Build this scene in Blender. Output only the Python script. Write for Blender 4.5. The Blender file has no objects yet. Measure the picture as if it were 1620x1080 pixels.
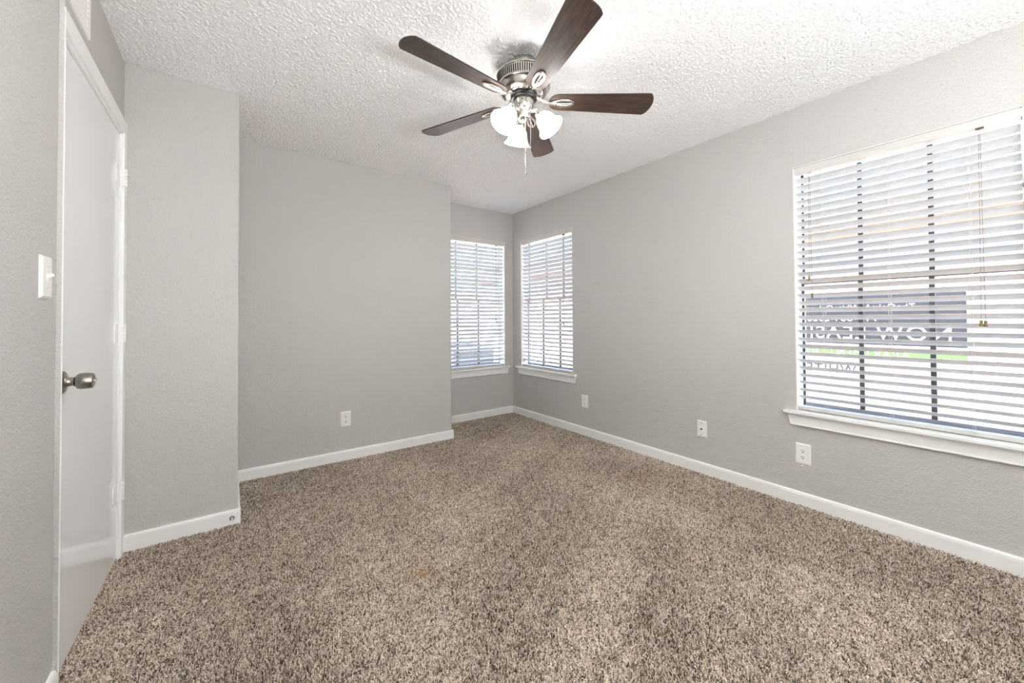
import bpy, bmesh, math, random
import numpy as np
from mathutils import Matrix, Vector
PI = math.pi
scene = bpy.context.scene
COL = scene.collection
rnd = random.Random(7)

# ---------------------------------------------------------------- camera
CAM = Vector((0.0, 0.0, 1.1366))
YAW, PITCH, ROLL = 0.62768, 0.014658, -0.005364
fw = Vector((math.sin(YAW) * math.cos(PITCH), math.cos(YAW) * math.cos(PITCH), math.sin(PITCH)))
r_ = fw.cross(Vector((0, 0, 1))).normalized()
u_ = r_.cross(fw)
r2 = r_ * math.cos(ROLL) + u_ * math.sin(ROLL)
u2 = -r_ * math.sin(ROLL) + u_ * math.cos(ROLL)
cd = bpy.data.cameras.new('camera')
cd.sensor_fit = 'HORIZONTAL'; cd.sensor_width = 36.0
cd.lens = 614.381 / 1620 * 36.0
cd.shift_y = -43.771 / 1620
cd.clip_start = 0.02; cd.clip_end = 200
cam = bpy.data.objects.new('camera', cd)
m3 = Matrix((r2, u2, -fw)).transposed()
cam.matrix_world = Matrix.Translation(CAM) @ m3.to_4x4()
COL.objects.link(cam)
scene.camera = cam

# ---------------------------------------------------------------- world, sun, exposure
SKY = 0.95
w = bpy.data.worlds.new('sky'); scene.world = w; w.use_nodes = True
nt = w.node_tree; nt.nodes.clear()
out = nt.nodes.new('ShaderNodeOutputWorld'); bg = nt.nodes.new('ShaderNodeBackground')
sky = nt.nodes.new('ShaderNodeTexSky'); sky.sky_type = 'NISHITA'; sky.sun_disc = False
sky.sun_elevation = math.radians(52); sky.sun_rotation = math.radians(215); sky.air_density = 1.0; sky.dust_density = 3.0
bg.inputs['Strength'].default_value = SKY
nt.links.new(sky.outputs[0], bg.inputs['Color']); nt.links.new(bg.outputs[0], out.inputs['Surface'])
sd = bpy.data.lights.new('sun', 'SUN'); sd.energy = 3.4; sd.angle = math.radians(1.0); sd.color = (1.0, 0.96, 0.90)
sun = bpy.data.objects.new('sun', sd); COL.objects.link(sun)
sun.rotation_euler = Vector((0.22, 0.50, -1.0)).to_track_quat('-Z', 'Y').to_euler()
BULB = 8.5          # radiance of the lit frosted glass shades
scene.view_settings.view_transform = 'Standard'
scene.view_settings.look = 'None'
scene.view_settings.gamma = 1.0
scene.view_settings.use_curve_mapping = False
scene.view_settings.exposure = 1.38
scene.cycles.use_denoising = True
scene.cycles.max_bounces = 14
scene.cycles.diffuse_bounces = 8
scene.cycles.transparent_max_bounces = 16
scene.cycles.sample_clamp_indirect = 6.0
scene.cycles.caustics_reflective = False
scene.cycles.caustics_refractive = False

# ---------------------------------------------------------------- room measures (metres)
L, R = -0.4356, 2.8287          # left wall, right wall (X)
D, E = 2.7116, 0.0391           # closet block: face Y, right edge X
A, C = 3.3902, 1.7363           # centre block: face Y, right edge X
B = 3.8805                      # alcove back wall (Y)
H = 2.44
YB = -1.5                       # wall behind the camera
FL = -0.014                     # floor slab under the pile (pile tips end at z = 0)
WT = 0.15
WW, WH = 0.868, 1.50            # window opening

# ---------------------------------------------------------------- materials
def s2l(c):
    return tuple(((x / 255.0) / 12.92 if x <= 10 else ((x / 255.0 + 0.055) / 1.055) ** 2.4) for x in c)
def mat(name, rgb, rough=0.6, metal=0.0, spec=0.5, lin=False):
    m = bpy.data.materials.new(name); m.use_nodes = True
    b = m.node_tree.nodes['Principled BSDF']
    c = rgb if lin else s2l(rgb)
    b.inputs['Base Color'].default_value = (*c, 1); b.inputs['Roughness'].default_value = rough
    b.inputs['Metallic'].default_value = metal; b.inputs['Specular IOR Level'].default_value = spec
    return m, m.node_tree, b
def coords(nt, scale=(1, 1, 1)):
    tc = nt.nodes.new('ShaderNodeTexCoord'); mp = nt.nodes.new('ShaderNodeMapping')
    mp.inputs['Scale'].default_value = scale
    nt.links.new(tc.outputs['Object'], mp.inputs['Vector']); return mp.outputs[0]
def noise(nt, vec, scale, detail=2, rough=0.5, dist=0.0):
    n = nt.nodes.new('ShaderNodeTexNoise'); n.inputs['Scale'].default_value = scale
    n.inputs['Detail'].default_value = detail; n.inputs['Roughness'].default_value = rough
    n.inputs['Distortion'].default_value = dist
    nt.links.new(vec, n.inputs['Vector']); return n.outputs['Fac']
def ramp(nt, fac, stops):
    r = nt.nodes.new('ShaderNodeValToRGB'); el = r.color_ramp.elements
    while len(el) < len(stops): el.new(0.5)
    for e, (p, c) in zip(el, stops): e.position = p; e.color = (*c, 1)
    nt.links.new(fac, r.inputs[0]); return r.outputs[0]
def bump(nt, b, height, strength, dist):
    n = nt.nodes.new('ShaderNodeBump'); n.inputs['Strength'].default_value = strength
    n.inputs['Distance'].default_value = dist
    nt.links.new(height, n.inputs['Height']); nt.links.new(n.outputs[0], b.inputs['Normal']); return n
def math_n(nt, op, a, bb):
    n = nt.nodes.new('ShaderNodeMath'); n.operation = op
    for i, v in enumerate((a, bb)):
        if isinstance(v, (int, float)): n.inputs[i].default_value = v
        else: nt.links.new(v, n.inputs[i])
    return n.outputs[0]

M = {}
# orange-peel painted drywall
m, nt, b = mat('greige_wall_paint', (200, 199, 196), 0.62, 0, 0.35); M['wall'] = m
v = coords(nt)
n1 = noise(nt, v, 120, 3, 0.6, 0.4); n2 = noise(nt, v, 22, 2, 0.5)
bump(nt, b, math_n(nt, 'ADD', n1, math_n(nt, 'MULTIPLY', n2, 0.8)), 0.8, 0.005)
# popcorn ceiling
m, nt, b = mat('popcorn_ceiling', (245, 245, 244), 0.95, 0, 0.1); M['ceiling'] = m
v = coords(nt)
vo = nt.nodes.new('ShaderNodeTexVoronoi'); vo.feature = 'SMOOTH_F1'; vo.inputs['Scale'].default_value = 105; vo.inputs['Smoothness'].default_value = 0.35
nt.links.new(v, vo.inputs['Vector'])
inv = math_n(nt, 'SUBTRACT', 1.0, vo.outputs['Distance'])
n1 = noise(nt, v, 120, 3, 0.6, 0.5)
bump(nt, b, math_n(nt, 'ADD', inv, math_n(nt, 'MULTIPLY', n1, 1.1)), 0.35, 0.004)
M['trim'] = mat('white_trim_paint', (246, 247, 246), 0.32)[0]
# door: white semi gloss
m, nt, b = mat('white_door_paint', (242, 244, 245), 0.07, 0, 0.6); M['door'] = m
bump(nt, b, noise(nt, coords(nt, (1, 1, 0.6)), 9, 2), 0.04, 0.003)
M['plate'] = mat('white_plastic', (247, 247, 244), 0.3)[0]
M['slat'] = mat('white_faux_wood', (206, 205, 201), 0.42)[0]
M['cord'] = mat('white_cord', (214, 208, 198), 0.8)[0]
M['browncord'] = mat('tan_cord', (140, 122, 104), 0.8)[0]
m, nt, b = mat('tassel_wood', (132, 112, 78), 0.5); M['tassel'] = m
M['alu'] = mat('bronze_aluminium', (74, 72, 68), 0.5)[0]
M['sash'] = mat('bluish_aluminium_sill', (150, 150, 154), 0.5, 0.0)[0]
M['dark'] = mat('dark_slot', (20, 20, 20), 0.7)[0]
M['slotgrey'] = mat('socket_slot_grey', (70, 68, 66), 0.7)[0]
M['black'] = mat('black_plastic', (16, 16, 18), 0.35)[0]
# brushed nickel
m, nt, b = mat('brushed_nickel', (204, 200, 194), 0.22, 1.0); M['nickel'] = m
n1 = noise(nt, coords(nt, (2, 2, 60)), 12, 2)
rr = ramp(nt, n1, [(0.3, (0.16,) * 3), (0.7, (0.30,) * 3)]); nt.links.new(rr, b.inputs['Roughness'])
m, nt, b = mat('satin_nickel_knob', (158, 152, 144), 0.28, 1.0); M['knob'] = m
# walnut blades: grain runs along local X (the blade's length)
m, nt, b = mat('dark_walnut_blade', (70, 48, 38), 0.40, 0, 0.5); M['walnut'] = m
v = coords(nt, (2.2, 26, 26))
g = noise(nt, v, 3.2, 6, 0.62, 0.8)
nt.links.new(ramp(nt, g, [(0.30, s2l((40, 30, 27))), (0.52, s2l((66, 50, 42))), (0.72, s2l((92, 72, 58)))]), b.inputs['Base Color'])
bump(nt, b, g, 0.08, 0.001)
M['bladeedge'] = mat('blade_edge_band', (46, 36, 32), 0.4)[0]
# lit frosted glass
m = bpy.data.materials.new('lit_frosted_glass'); m.use_nodes = True; nt = m.node_tree; nt.nodes.clear()
o_ = nt.nodes.new('ShaderNodeOutputMaterial'); e_ = nt.nodes.new('ShaderNodeEmission')
e_.inputs['Color'].default_value = (1.0, 0.975, 0.945, 1); e_.inputs['Strength'].default_value = BULB
nt.links.new(e_.outputs[0], o_.inputs['Surface']); M['shade'] = m
m = bpy.data.materials.new('lit_bulb'); m.use_nodes = True; nt = m.node_tree; nt.nodes.clear()
o_ = nt.nodes.new('ShaderNodeOutputMaterial'); e_ = nt.nodes.new('ShaderNodeEmission')
e_.inputs['Color'].default_value = (1.0, 0.975, 0.945, 1); e_.inputs['Strength'].default_value = 190.0
nt.links.new(e_.outputs[0], o_.inputs['Surface']); M['bulb'] = m
# window pane: clear sheet, only reflects a little
m = bpy.data.materials.new('clear_glass'); m.use_nodes = True; nt = m.node_tree; nt.nodes.clear()
o_ = nt.nodes.new('ShaderNodeOutputMaterial'); mx = nt.nodes.new('ShaderNodeMixShader')
tr = nt.nodes.new('ShaderNodeBsdfTransparent'); gl = nt.nodes.new('ShaderNodeBsdfGlossy'); gl.inputs['Roughness'].default_value = 0.02
tr.inputs['Color'].default_value = (0.95, 0.97, 0.97, 1)
mx.inputs[0].default_value = 0.05; nt.links.new(tr.outputs[0], mx.inputs[1]); nt.links.new(gl.outputs[0], mx.inputs[2])
nt.links.new(mx.outputs[0], o_.inputs['Surface']); M['glass'] = m
# carpet backing and pile
m, nt, b = mat('carpet_backing', (92, 80, 70), 0.95, 0, 0.1); M['backing'] = m
n1 = noise(nt, coords(nt), 260, 3)
nt.links.new(ramp(nt, n1, [(0.3, s2l((60, 50, 43))), (0.7, s2l((120, 106, 94)))]), b.inputs['Base Color'])
m, nt, b = mat('carpet_yarn', (150, 135, 120), 0.9, 0, 0.12); M['yarn'] = m
at = nt.nodes.new('ShaderNodeAttribute'); at.attribute_name = 'tone'
yarn_col = ramp(nt, at.outputs['Fac'], [(0.0, s2l((80, 68, 59))), (0.25, s2l((134, 119, 105))), (0.50, s2l((198, 183, 167))), (1.0, s2l((246, 236, 224)))])
at2 = nt.nodes.new('ShaderNodeAttribute'); at2.attribute_name = 'stain'
mxc = nt.nodes.new('ShaderNodeMix'); mxc.data_type = 'RGBA'; mxc.blend_type = 'MULTIPLY'
nt.links.new(at2.outputs['Fac'], mxc.inputs[0]); nt.links.new(yarn_col, mxc.inputs[6]); mxc.inputs[7].default_value = (0.80, 0.62, 0.42, 1)
nt.links.new(mxc.outputs[2], b.inputs['Base Color'])
# outdoors
m, nt, b = mat('pale_stucco', (214, 200, 190), 0.9, 0, 0.1); M['stucco'] = m
bump(nt, b, noise(nt, coords(nt), 40, 3), 0.2, 0.01)
m, nt, b = mat('pale_gravel', (206, 188, 170), 0.95, 0, 0.1); M['ground'] = m
n1 = noise(nt, coords(nt), 14, 5, 0.7)
nt.links.new(ramp(nt, n1, [(0.3, s2l((124, 103, 88))), (0.7, s2l((160, 138, 121)))]), b.inputs['Base Color'])
M['fascia'] = mat('tan_fascia', (150, 122, 100), 0.7)[0]
M['roof'] = mat('roof_shingle', (120, 112, 106), 0.9)[0]
m, nt, b = mat('slate_banner_print', (62, 64, 71), 0.6); M['slate'] = m
M['green'] = mat('green_banner_print', (120, 166, 100), 0.6)[0]
M['white'] = mat('white_banner_vinyl', (244, 244, 244), 0.6)[0]
M['greytext'] = mat('grey_banner_print', (60, 60, 66), 0.6)[0]
M['steel'] = mat('galvanised_steel', (128, 140, 158), 0.5, 0.4)[0]

# ---------------------------------------------------------------- mesh helpers
def new_obj(name, me, material, parent=None, loc=None, smooth=False):
    o = bpy.data.objects.new(name, me)
    COL.objects.link(o)
    if material is not None: me.materials.append(material)
    if parent is not None: o.parent = parent
    if loc is not None: o.location = loc
    return o
def empty(name, loc, rotz=0.0):
    o = bpy.data.objects.new(name, None); COL.objects.link(o)
    o.empty_display_size = 0.05; o.location = loc; o.rotation_euler = (0, 0, rotz); return o
def tag(o, label=None, cat=None, group=None, kind=None):
    if label: o['label'] = label
    if cat: o['category'] = cat
    if group: o['group'] = group
    if kind: o['kind'] = kind
    return o
class MB:
    """collects shapes, links them as one mesh object"""
    def __init__(s): s.v = []; s.f = []; s.sm = []
    def add(s, vs, fs, smooth=False):
        k = len(s.v); s.v += [tuple(x) for x in vs]; s.f += [tuple(i + k for i in f) for f in fs]; s.sm += [smooth] * len(fs); return s
    def box(s, lo, hi, M4=None):
        x0, y0, z0 = lo; x1, y1, z1 = hi
        vs = [Vector(p) for p in ((x0,y0,z0),(x1,y0,z0),(x1,y1,z0),(x0,y1,z0),(x0,y0,z1),(x1,y0,z1),(x1,y1,z1),(x0,y1,z1))]
        if M4 is not None: vs = [M4 @ p for p in vs]
        return s.add(vs, [(0,3,2,1),(4,5,6,7),(0,1,5,4),(1,2,6,5),(2,3,7,6),(3,0,4,7)])
    def rbox(s, lo, hi, r, M4=None, seg=2):
        bm = bmesh.new()
        x0, y0, z0 = lo; x1, y1, z1 = hi
        vs = [bm.verts.new(p) for p in ((x0,y0,z0),(x1,y0,z0),(x1,y1,z0),(x0,y1,z0),(x0,y0,z1),(x1,y0,z1),(x1,y1,z1),(x0,y1,z1))]
        for f in [(0,3,2,1),(4,5,6,7),(0,1,5,4),(1,2,6,5),(2,3,7,6),(3,0,4,7)]: bm.faces.new([vs[i] for i in f])
        bmesh.ops.bevel(bm, geom=bm.edges[:], offset=r, segments=seg, affect='EDGES', profile=0.5)
        s.from_bm(bm, M4); return s
    def from_bm(s, bm, M4=None, smooth=False):
        bm.verts.index_update()
        vs = [(M4 @ v.co) if M4 is not None else v.co.copy() for v in bm.verts]
        s.add(vs, [tuple(v.index for v in f.verts) for f in bm.faces], smooth); bm.free()
    def prism(s, pts, z0, z1, M4=None):
        """pts: ccw polygon in XY, extruded z0..z1"""
        n = len(pts)
        vs = [Vector((x, y, z0)) for x, y in pts] + [Vector((x, y, z1)) for x, y in pts]
        if M4 is not None: vs = [M4 @ p for p in vs]
        fs = [tuple(reversed(range(n))), tuple(range(n, 2 * n))] + [(i, (i + 1) % n, n + (i + 1) % n, n + i) for i in range(n)]
        return s.add(vs, fs)
    def lathe(s, prof, seg=32, M4=None, closed=False, smooth=True):
        """prof: (r, z) list around local Z"""
        vs = []; n = len(prof)
        for k in range(seg):
            a = 2 * PI * k / seg
            for r, z in prof: vs.append(Vector((r * math.cos(a), r * math.sin(a), z)))
        if M4 is not None: vs = [M4 @ p for p in vs]
        fs = []
        m = n if closed else n - 1
        for k in range(seg):
            k2 = (k + 1) % seg
            for i in range(m):
                j = (i + 1) % n
                fs.append((k * n + i, k2 * n + i, k2 * n + j, k * n + j))
        return s.add(vs, fs, smooth)
    def tube(s, pts, r, seg=8, caps=True):
        pts = [Vector(p) for p in pts]; rs = r if isinstance(r, (list, tuple)) else [r] * len(pts)
        vs = []; up = Vector((0, 0, 1))
        t0 = (pts[1] - pts[0]).normalized()
        if abs(t0.dot(up)) > 0.9: up = Vector((1, 0, 0))
        n0 = t0.cross(up).normalized()
        for i, p in enumerate(pts):
            t = (pts[min(i + 1, len(pts) - 1)] - pts[max(i - 1, 0)]).normalized()
            n0 = (n0 - t * n0.dot(t)).normalized(); b0 = t.cross(n0)
            for k in range(seg):
                a = 2 * PI * k / seg
                vs.append(p + (n0 * math.cos(a) + b0 * math.sin(a)) * rs[i])
        fs = []
        for i in range(len(pts) - 1):
            for k in range(seg):
                k2 = (k + 1) % seg
                fs.append((i * seg + k, i * seg + k2, (i + 1) * seg + k2, (i + 1) * seg + k))
        if caps:
            fs.append(tuple(reversed(range(seg)))); fs.append(tuple(range((len(pts) - 1) * seg, len(pts) * seg)))
        return s.add(vs, fs, True)
    def sphere(s, c, r, seg=12, rings=8, sc=(1, 1, 1)):
        c = Vector(c); prof = [(r * math.sin(PI * i / rings), -r * math.cos(PI * i / rings)) for i in range(rings + 1)]
        prof[0] = (1e-5, -r); prof[-1] = (1e-5, r)
        Mx = Matrix.Translation(c) @ Matrix.Diagonal((*sc, 1))
        return s.lathe(prof, seg, Mx)
    def build(s, name, material, parent=None, off=(0, 0, 0)):
        me = bpy.data.meshes.new(name)
        o3 = Vector(off)
        me.from_pydata([Vector(p) - o3 for p in s.v], [], s.f)
        me.polygons.foreach_set('use_smooth', s.sm)
        me.update()
        bm = bmesh.new(); bm.from_mesh(me); bmesh.ops.recalc_face_normals(bm, faces=bm.faces); bm.to_mesh(me); bm.free()
        if any(s.sm) :
            try: me.set_sharp_from_angle(angle=math.radians(35))
            except Exception: pass
        return new_obj(name, me, material, parent)
def rot_to(axis_from_z, loc=(0, 0, 0)):
    q = Vector((0, 0, 1)).rotation_difference(Vector(axis_from_z).normalized())
    return Matrix.Translation(Vector(loc)) @ q.to_matrix().to_4x4()
def rounded_rect(x0, y0, x1, y1, r, seg=6, corners=(1, 1, 1, 1)):
    pts = []
    for k, (cx, cy, a0) in enumerate(((x1 - r, y1 - r, 0), (x0 + r, y1 - r, 90), (x0 + r, y0 + r, 180), (x1 - r, y0 + r, 270))):
        if corners[k]:
            for i in range(seg + 1):
                a = math.radians(a0 + 90 * i / seg); pts.append((cx + r * math.cos(a), cy + r * math.sin(a)))
        else:
            pts.append(((x1, y1), (x0, y1), (x0, y0), (x1, y0))[k])
    return pts

# ================================================================ SETTING: shell
def struct(mb, name, material, parent=None):
    o = mb.build(name, material, parent)
    if parent is None: o['kind'] = 'structure'
    return o
X1 = R + WT
struct(MB().box((L - 0.12, YB - 0.12, FL - 0.15), (X1, B + WT, FL)), 'floor', M['backing'])
ceil_slab = struct(MB().box((L - 0.12, YB - 0.12, H + 0.002), (X1 + 0.0, B + WT, H + 0.12)), 'ceiling', M['ceiling'])
def popcorn(step=0.0035, cell=0.0088):
    """sprayed texture: real blobs of 3-7 mm hanging under the slab"""
    r = np.random.default_rng(21)
    xs = np.arange(L - 0.002, R + 0.003, step); ys = np.arange(-0.35, B + 0.003, step)
    X, Y = np.meshgrid(xs, ys, indexing='ij')
    wx = 0.0012 * np.sin(Y * 310 + 2 * np.sin(X * 190)); wy = 0.0012 * np.sin(X * 290 + 2 * np.sin(Y * 210))
    Xw, Yw = X + wx, Y + wy
    nx = int((xs[-1] - xs[0]) / cell) + 5; ny = int((ys[-1] - ys[0]) / cell) + 5
    jx = r.uniform(0, 1, (nx, ny)); jy = r.uniform(0, 1, (nx, ny)); hh = r.uniform(0.15, 1.0, (nx, ny)) ** 1.3; rr = r.uniform(0.45, 0.85, (nx, ny)) * cell
    ci = ((Xw - xs[0]) / cell).astype(int) + 2; cj = ((Yw - ys[0]) / cell).astype(int) + 2
    Z = np.zeros_like(X)
    for a in (-1, 0, 1):
        for c in (-1, 0, 1):
            i = np.clip(ci + a, 0, nx - 1); j = np.clip(cj + c, 0, ny - 1)
            px = xs[0] + (i - 2 + jx[i, j]) * cell; py = ys[0] + (j - 2 + jy[i, j]) * cell
            q = 1 - ((Xw - px) ** 2 + (Yw - py) ** 2) / rr[i, j] ** 2
            Z = np.maximum(Z, hh[i, j] * np.sqrt(np.clip(q, 0, 1)))
    Z = H + 0.0015 - 0.0062 * Z - r.uniform(0, 0.0010, Z.shape)
    n, m = X.shape
    co = np.stack([X, Y, Z], -1).reshape(-1).astype(np.float32)
    idx = np.arange(n * m).reshape(n, m)
    q = np.stack([idx[:-1, :-1], idx[:-1, 1:], idx[1:, 1:], idx[1:, :-1]], -1).reshape(-1).astype(np.int32)
    me = bpy.data.meshes.new('popcorn_texture'); nf = (n - 1) * (m - 1)
    me.vertices.add(n * m); me.vertices.foreach_set('co', co)
    me.loops.add(nf * 4); me.loops.foreach_set('vertex_index', q)
    me.polygons.add(nf); me.polygons.foreach_set('loop_start', np.arange(nf, dtype=np.int32) * 4)
    me.polygons.foreach_set('use_smooth', np.ones(nf, dtype=bool))
    me.update(calc_edges=True)
    return new_obj('popcorn_texture', me, M['ceiling'], ceil_slab)
popcorn()
DY0, DY1, DZ = 1.800, 2.655, 2.066      # door opening in the left wall
mb = MB()
mb.box((L - 0.12, YB, FL), (L, DY0, H)); mb.box((L - 0.12, DY0, DZ), (L, DY1, H)); mb.box((L - 0.12, DY1, FL), (L, D, H))
struct(mb, 'wall_left', M['wall'])
struct(MB().prism(rounded_rect(L - 0.12, D, E, A, 0.012, corners=(0, 0, 0, 1)), FL, H), 'wall_closet', M['wall'])
struct(MB().prism(rounded_rect(L - 0.12, A, C, B + WT, 0.012, corners=(0, 0, 0, 1)), FL, H), 'wall_center', M['wall'])
struct(MB().box((L - 0.12, YB - 0.12, FL), (X1, YB, H)), 'wall_behind', M['wall'])
struct(MB().box((L - 0.16, DY0 - 0.2, FL - 0.1), (L - 0.121, DY1 + 0.2, H)), 'light_leak_panel', M['wall'])  # unseen panel added behind the door to stop light leaking in
def wall_holes(u0, u1, holes, z0, z1, fn):
    """fn(u0,z0,u1,z1) adds a box"""
    u = u0
    for h0, h1, hz0, hz1 in holes:
        fn(u, z0, h0, z1); fn(h0, z0, h1, hz0); fn(h0, hz1, h1, z1); u = h1
    fn(u, z0, u1, z1)
W3 = (0.048, 0.916); W2 = (2.847, 3.715); W1 = (1.840, 2.708)
ZS3, ZS2, ZS1 = 0.570, 0.578, 0.576
mb = MB()
wall_holes(YB, B + WT, [(*W3, ZS3, ZS3 + WH), (*W2, ZS2, ZS2 + WH)], FL, H, lambda a, z, c, zz: mb.box((R, a, z), (X1, c, zz)))
struct(mb, 'wall_right', M['wall'])
mb = MB()
wall_holes(C, R, [(*W1, ZS1, ZS1 + WH)], FL, H, lambda a, z, c, zz: mb.box((a, B, z), (c, B + WT, zz)))
struct(mb, 'wall_alcove', M['wall'])

# baseboards: profile with eased top, run along a segment; n = into the room
def baseboard(name, segs):
    mb = MB(); prof = [(0, FL), (0.0135, FL), (0.0135, 0.058), (0.0115, 0.069), (0.008, 0.0745), (0.0, 0.0765)]
    for (x0, y0), (x1, y1), (nx, ny) in segs:
        vs = []
        for x, y in ((x0, y0), (x1, y1)):
            for d, z in prof: vs.append((x + nx * d, y + ny * d, z))
        n = len(prof)
        mb.add(vs, [tuple(range(n)), tuple(range(n, 2 * n))] + [(i, (i + 1) % n, n + (i + 1) % n, n + i) for i in range(n)])
    struct(mb, name, M['trim'])
t = 0.0135
baseboard('baseboard_right', [((R, YB), (R, B), (-1, 0))])
baseboard('baseboard_alcove', [((C, B), (R - t, B), (0, -1))])
baseboard('baseboard_center', [((E, A), (C + t, A), (0, -1)), ((C, A), (C, B - t), (1, 0))])
baseboard('baseboard_closet', [((L, D), (E + t, D), (0, -1)), ((E, D), (E, A - t), (1, 0))])
baseboard('baseboard_left', [((L, YB), (L, DY0 - 0.007), (1, 0))])
baseboard('baseboard_behind', [((L + t, YB), (R - t, YB), (0, 1))])

# ================================================================ DOOR in the left wall
CX = L + 0.0135                           # casing face
door = empty('door_1', (L, (DY0 + DY1) / 2, 0)); tag(door, kind='structure')
off = door.location
mb = MB()                                 # casing: narrow on the near side, full on the far side and head
mb.rbox((L, DY0 - 0.0035, FL), (CX, DY0 + 0.0035, DZ), 0.0015)
mb.rbox((L, DY1 - 0.004, FL), (CX, D - 0.0005, DZ), 0.003)
mb.rbox((L, DY0 - 0.0035, DZ - 0.002), (CX, D - 0.0005, DZ + 0.062), 0.003)
mb.build('door_casing', M['trim'], door, off)
MB().rbox((L, DY0 - 0.0065, FL), (CX - 0.0015, DY0 - 0.0036, DZ + 0.30), 0.001).build('casing_return', M['wall'], door, off)  # wall grey puts shade into the colour of the casing's side
mb = MB()                                 # jamb + stop
mb.box((L - 0.118, DY0, FL), (L + 0.001, DY0 + 0.004, DZ)); mb.box((L - 0.118, DY1 - 0.010, FL), (L + 0.001, DY1, DZ)); mb.box((L - 0.118, DY0, DZ - 0.010), (L + 0.001, DY1, DZ))
mb.box((L - 0.060, DY0 + 0.004, FL), (L - 0.048, DY0 + 0.016, DZ - 0.01)); mb.box((L - 0.060, DY1 - 0.022, FL), (L - 0.048, DY1 - 0.010, DZ - 0.01))
mb.build('door_jamb', M['trim'], door, off)
LX = L - 0.004                            # leaf face
leafM = Matrix.Translation((LX, DY1 - 0.0125, 0)) @ Matrix.Rotation(math.radians(-0.5), 4, 'Z')
LW = DY1 - 0.0125 - (DY0 + 0.0065)
MB().rbox((-0.035, -LW, -0.003), (0, 0, DZ - 0.0125), 0.0015, leafM).build('door_leaf', M['door'], door, off)
for z in (1.842, 1.081, 0.316):           # three painted hinges, knuckle at the far edge
    mb = MB()
    mb.box((LX - 0.002, DY1 - 0.085, z - 0.044), (LX + 0.0022, DY1 - 0.013, z + 0.044))
    mb.box((LX + 0.001, DY1 - 0.012, z - 0.044), (CX + 0.0015, DY1 + 0.016, z + 0.044))
    h = mb.build('hinge', M['trim'], door, off)
    mb = MB()
    for k in range(5):
        z0 = z - 0.043 + k * 0.0174; mb.tube([(CX + 0.004, DY1 - 0.006, z0), (CX + 0.004, DY1 - 0.006, z0 + 0.0158)], 0.0062, 10)
    mb.build('hinge_knuckle', M['trim'], h, off)
    mb = MB().box((CX + 0.0012, DY1 - 0.0015, z + 0.012), (CX + 0.0030, DY1 + 0.0012, z + 0.030)); mb.box((CX + 0.0012, DY1 - 0.0015, z - 0.026), (CX + 0.0030, DY1 + 0.0012, z - 0.008))
    mb.build('hinge_gap', M['slotgrey'], h, off)
KY, KZ = 1.903, 0.938                     # knob
KM = rot_to((1, 0, 0), (LX - 0.009, KY, KZ))
kn = MB().lathe([(0.0001, 0.0), (0.0355, 0.0), (0.0365, 0.003), (0.0355, 0.0075), (0.030, 0.0105), (0.020, 0.011), (0.0155, 0.016), (0.0142, 0.024), (0.0142, 0.032), (0.0001, 0.032)], 40, KM).build('door_knob', M['knob'], door, off)
tag(kn, 'satin nickel knob with turn button on round rose')
o3 = Vector((0, 0, 0))
MB().lathe([(0.0001, 0.031), (0.0158, 0.031), (0.0158, 0.0345), (0.0001, 0.0345)], 32, KM).build('neck_ring', M['black'], kn, off)
MB().lathe([(0.0001, 0.0345), (0.019, 0.0345), (0.0240, 0.037), (0.0262, 0.042), (0.0272, 0.050), (0.0268, 0.060), (0.0252, 0.070), (0.0236, 0.0745), (0.021, 0.0755), (0.013, 0.0745), (0.012, 0.071), (0.0001, 0.071)], 40, KM).build('knob_grip', M['knob'], kn, off)
mb = MB(); mb.rbox((-0.0018, -0.009, 0.070), (0.0018, 0.009, 0.0815), 0.001, KM); mb.lathe([(0.0001, 0.070), (0.008, 0.070), (0.0075, 0.0745), (0.0001, 0.0752)], 20, KM)
mb.build('turn_button', M['nickel'], kn, off)
MB().box((LX - 0.027, DY0 + 0.0042, KZ - 0.028), (LX + 0.003, DY0 + 0.0075, KZ + 0.028)).build('latch_plate', M['knob'], door, off)

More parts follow.
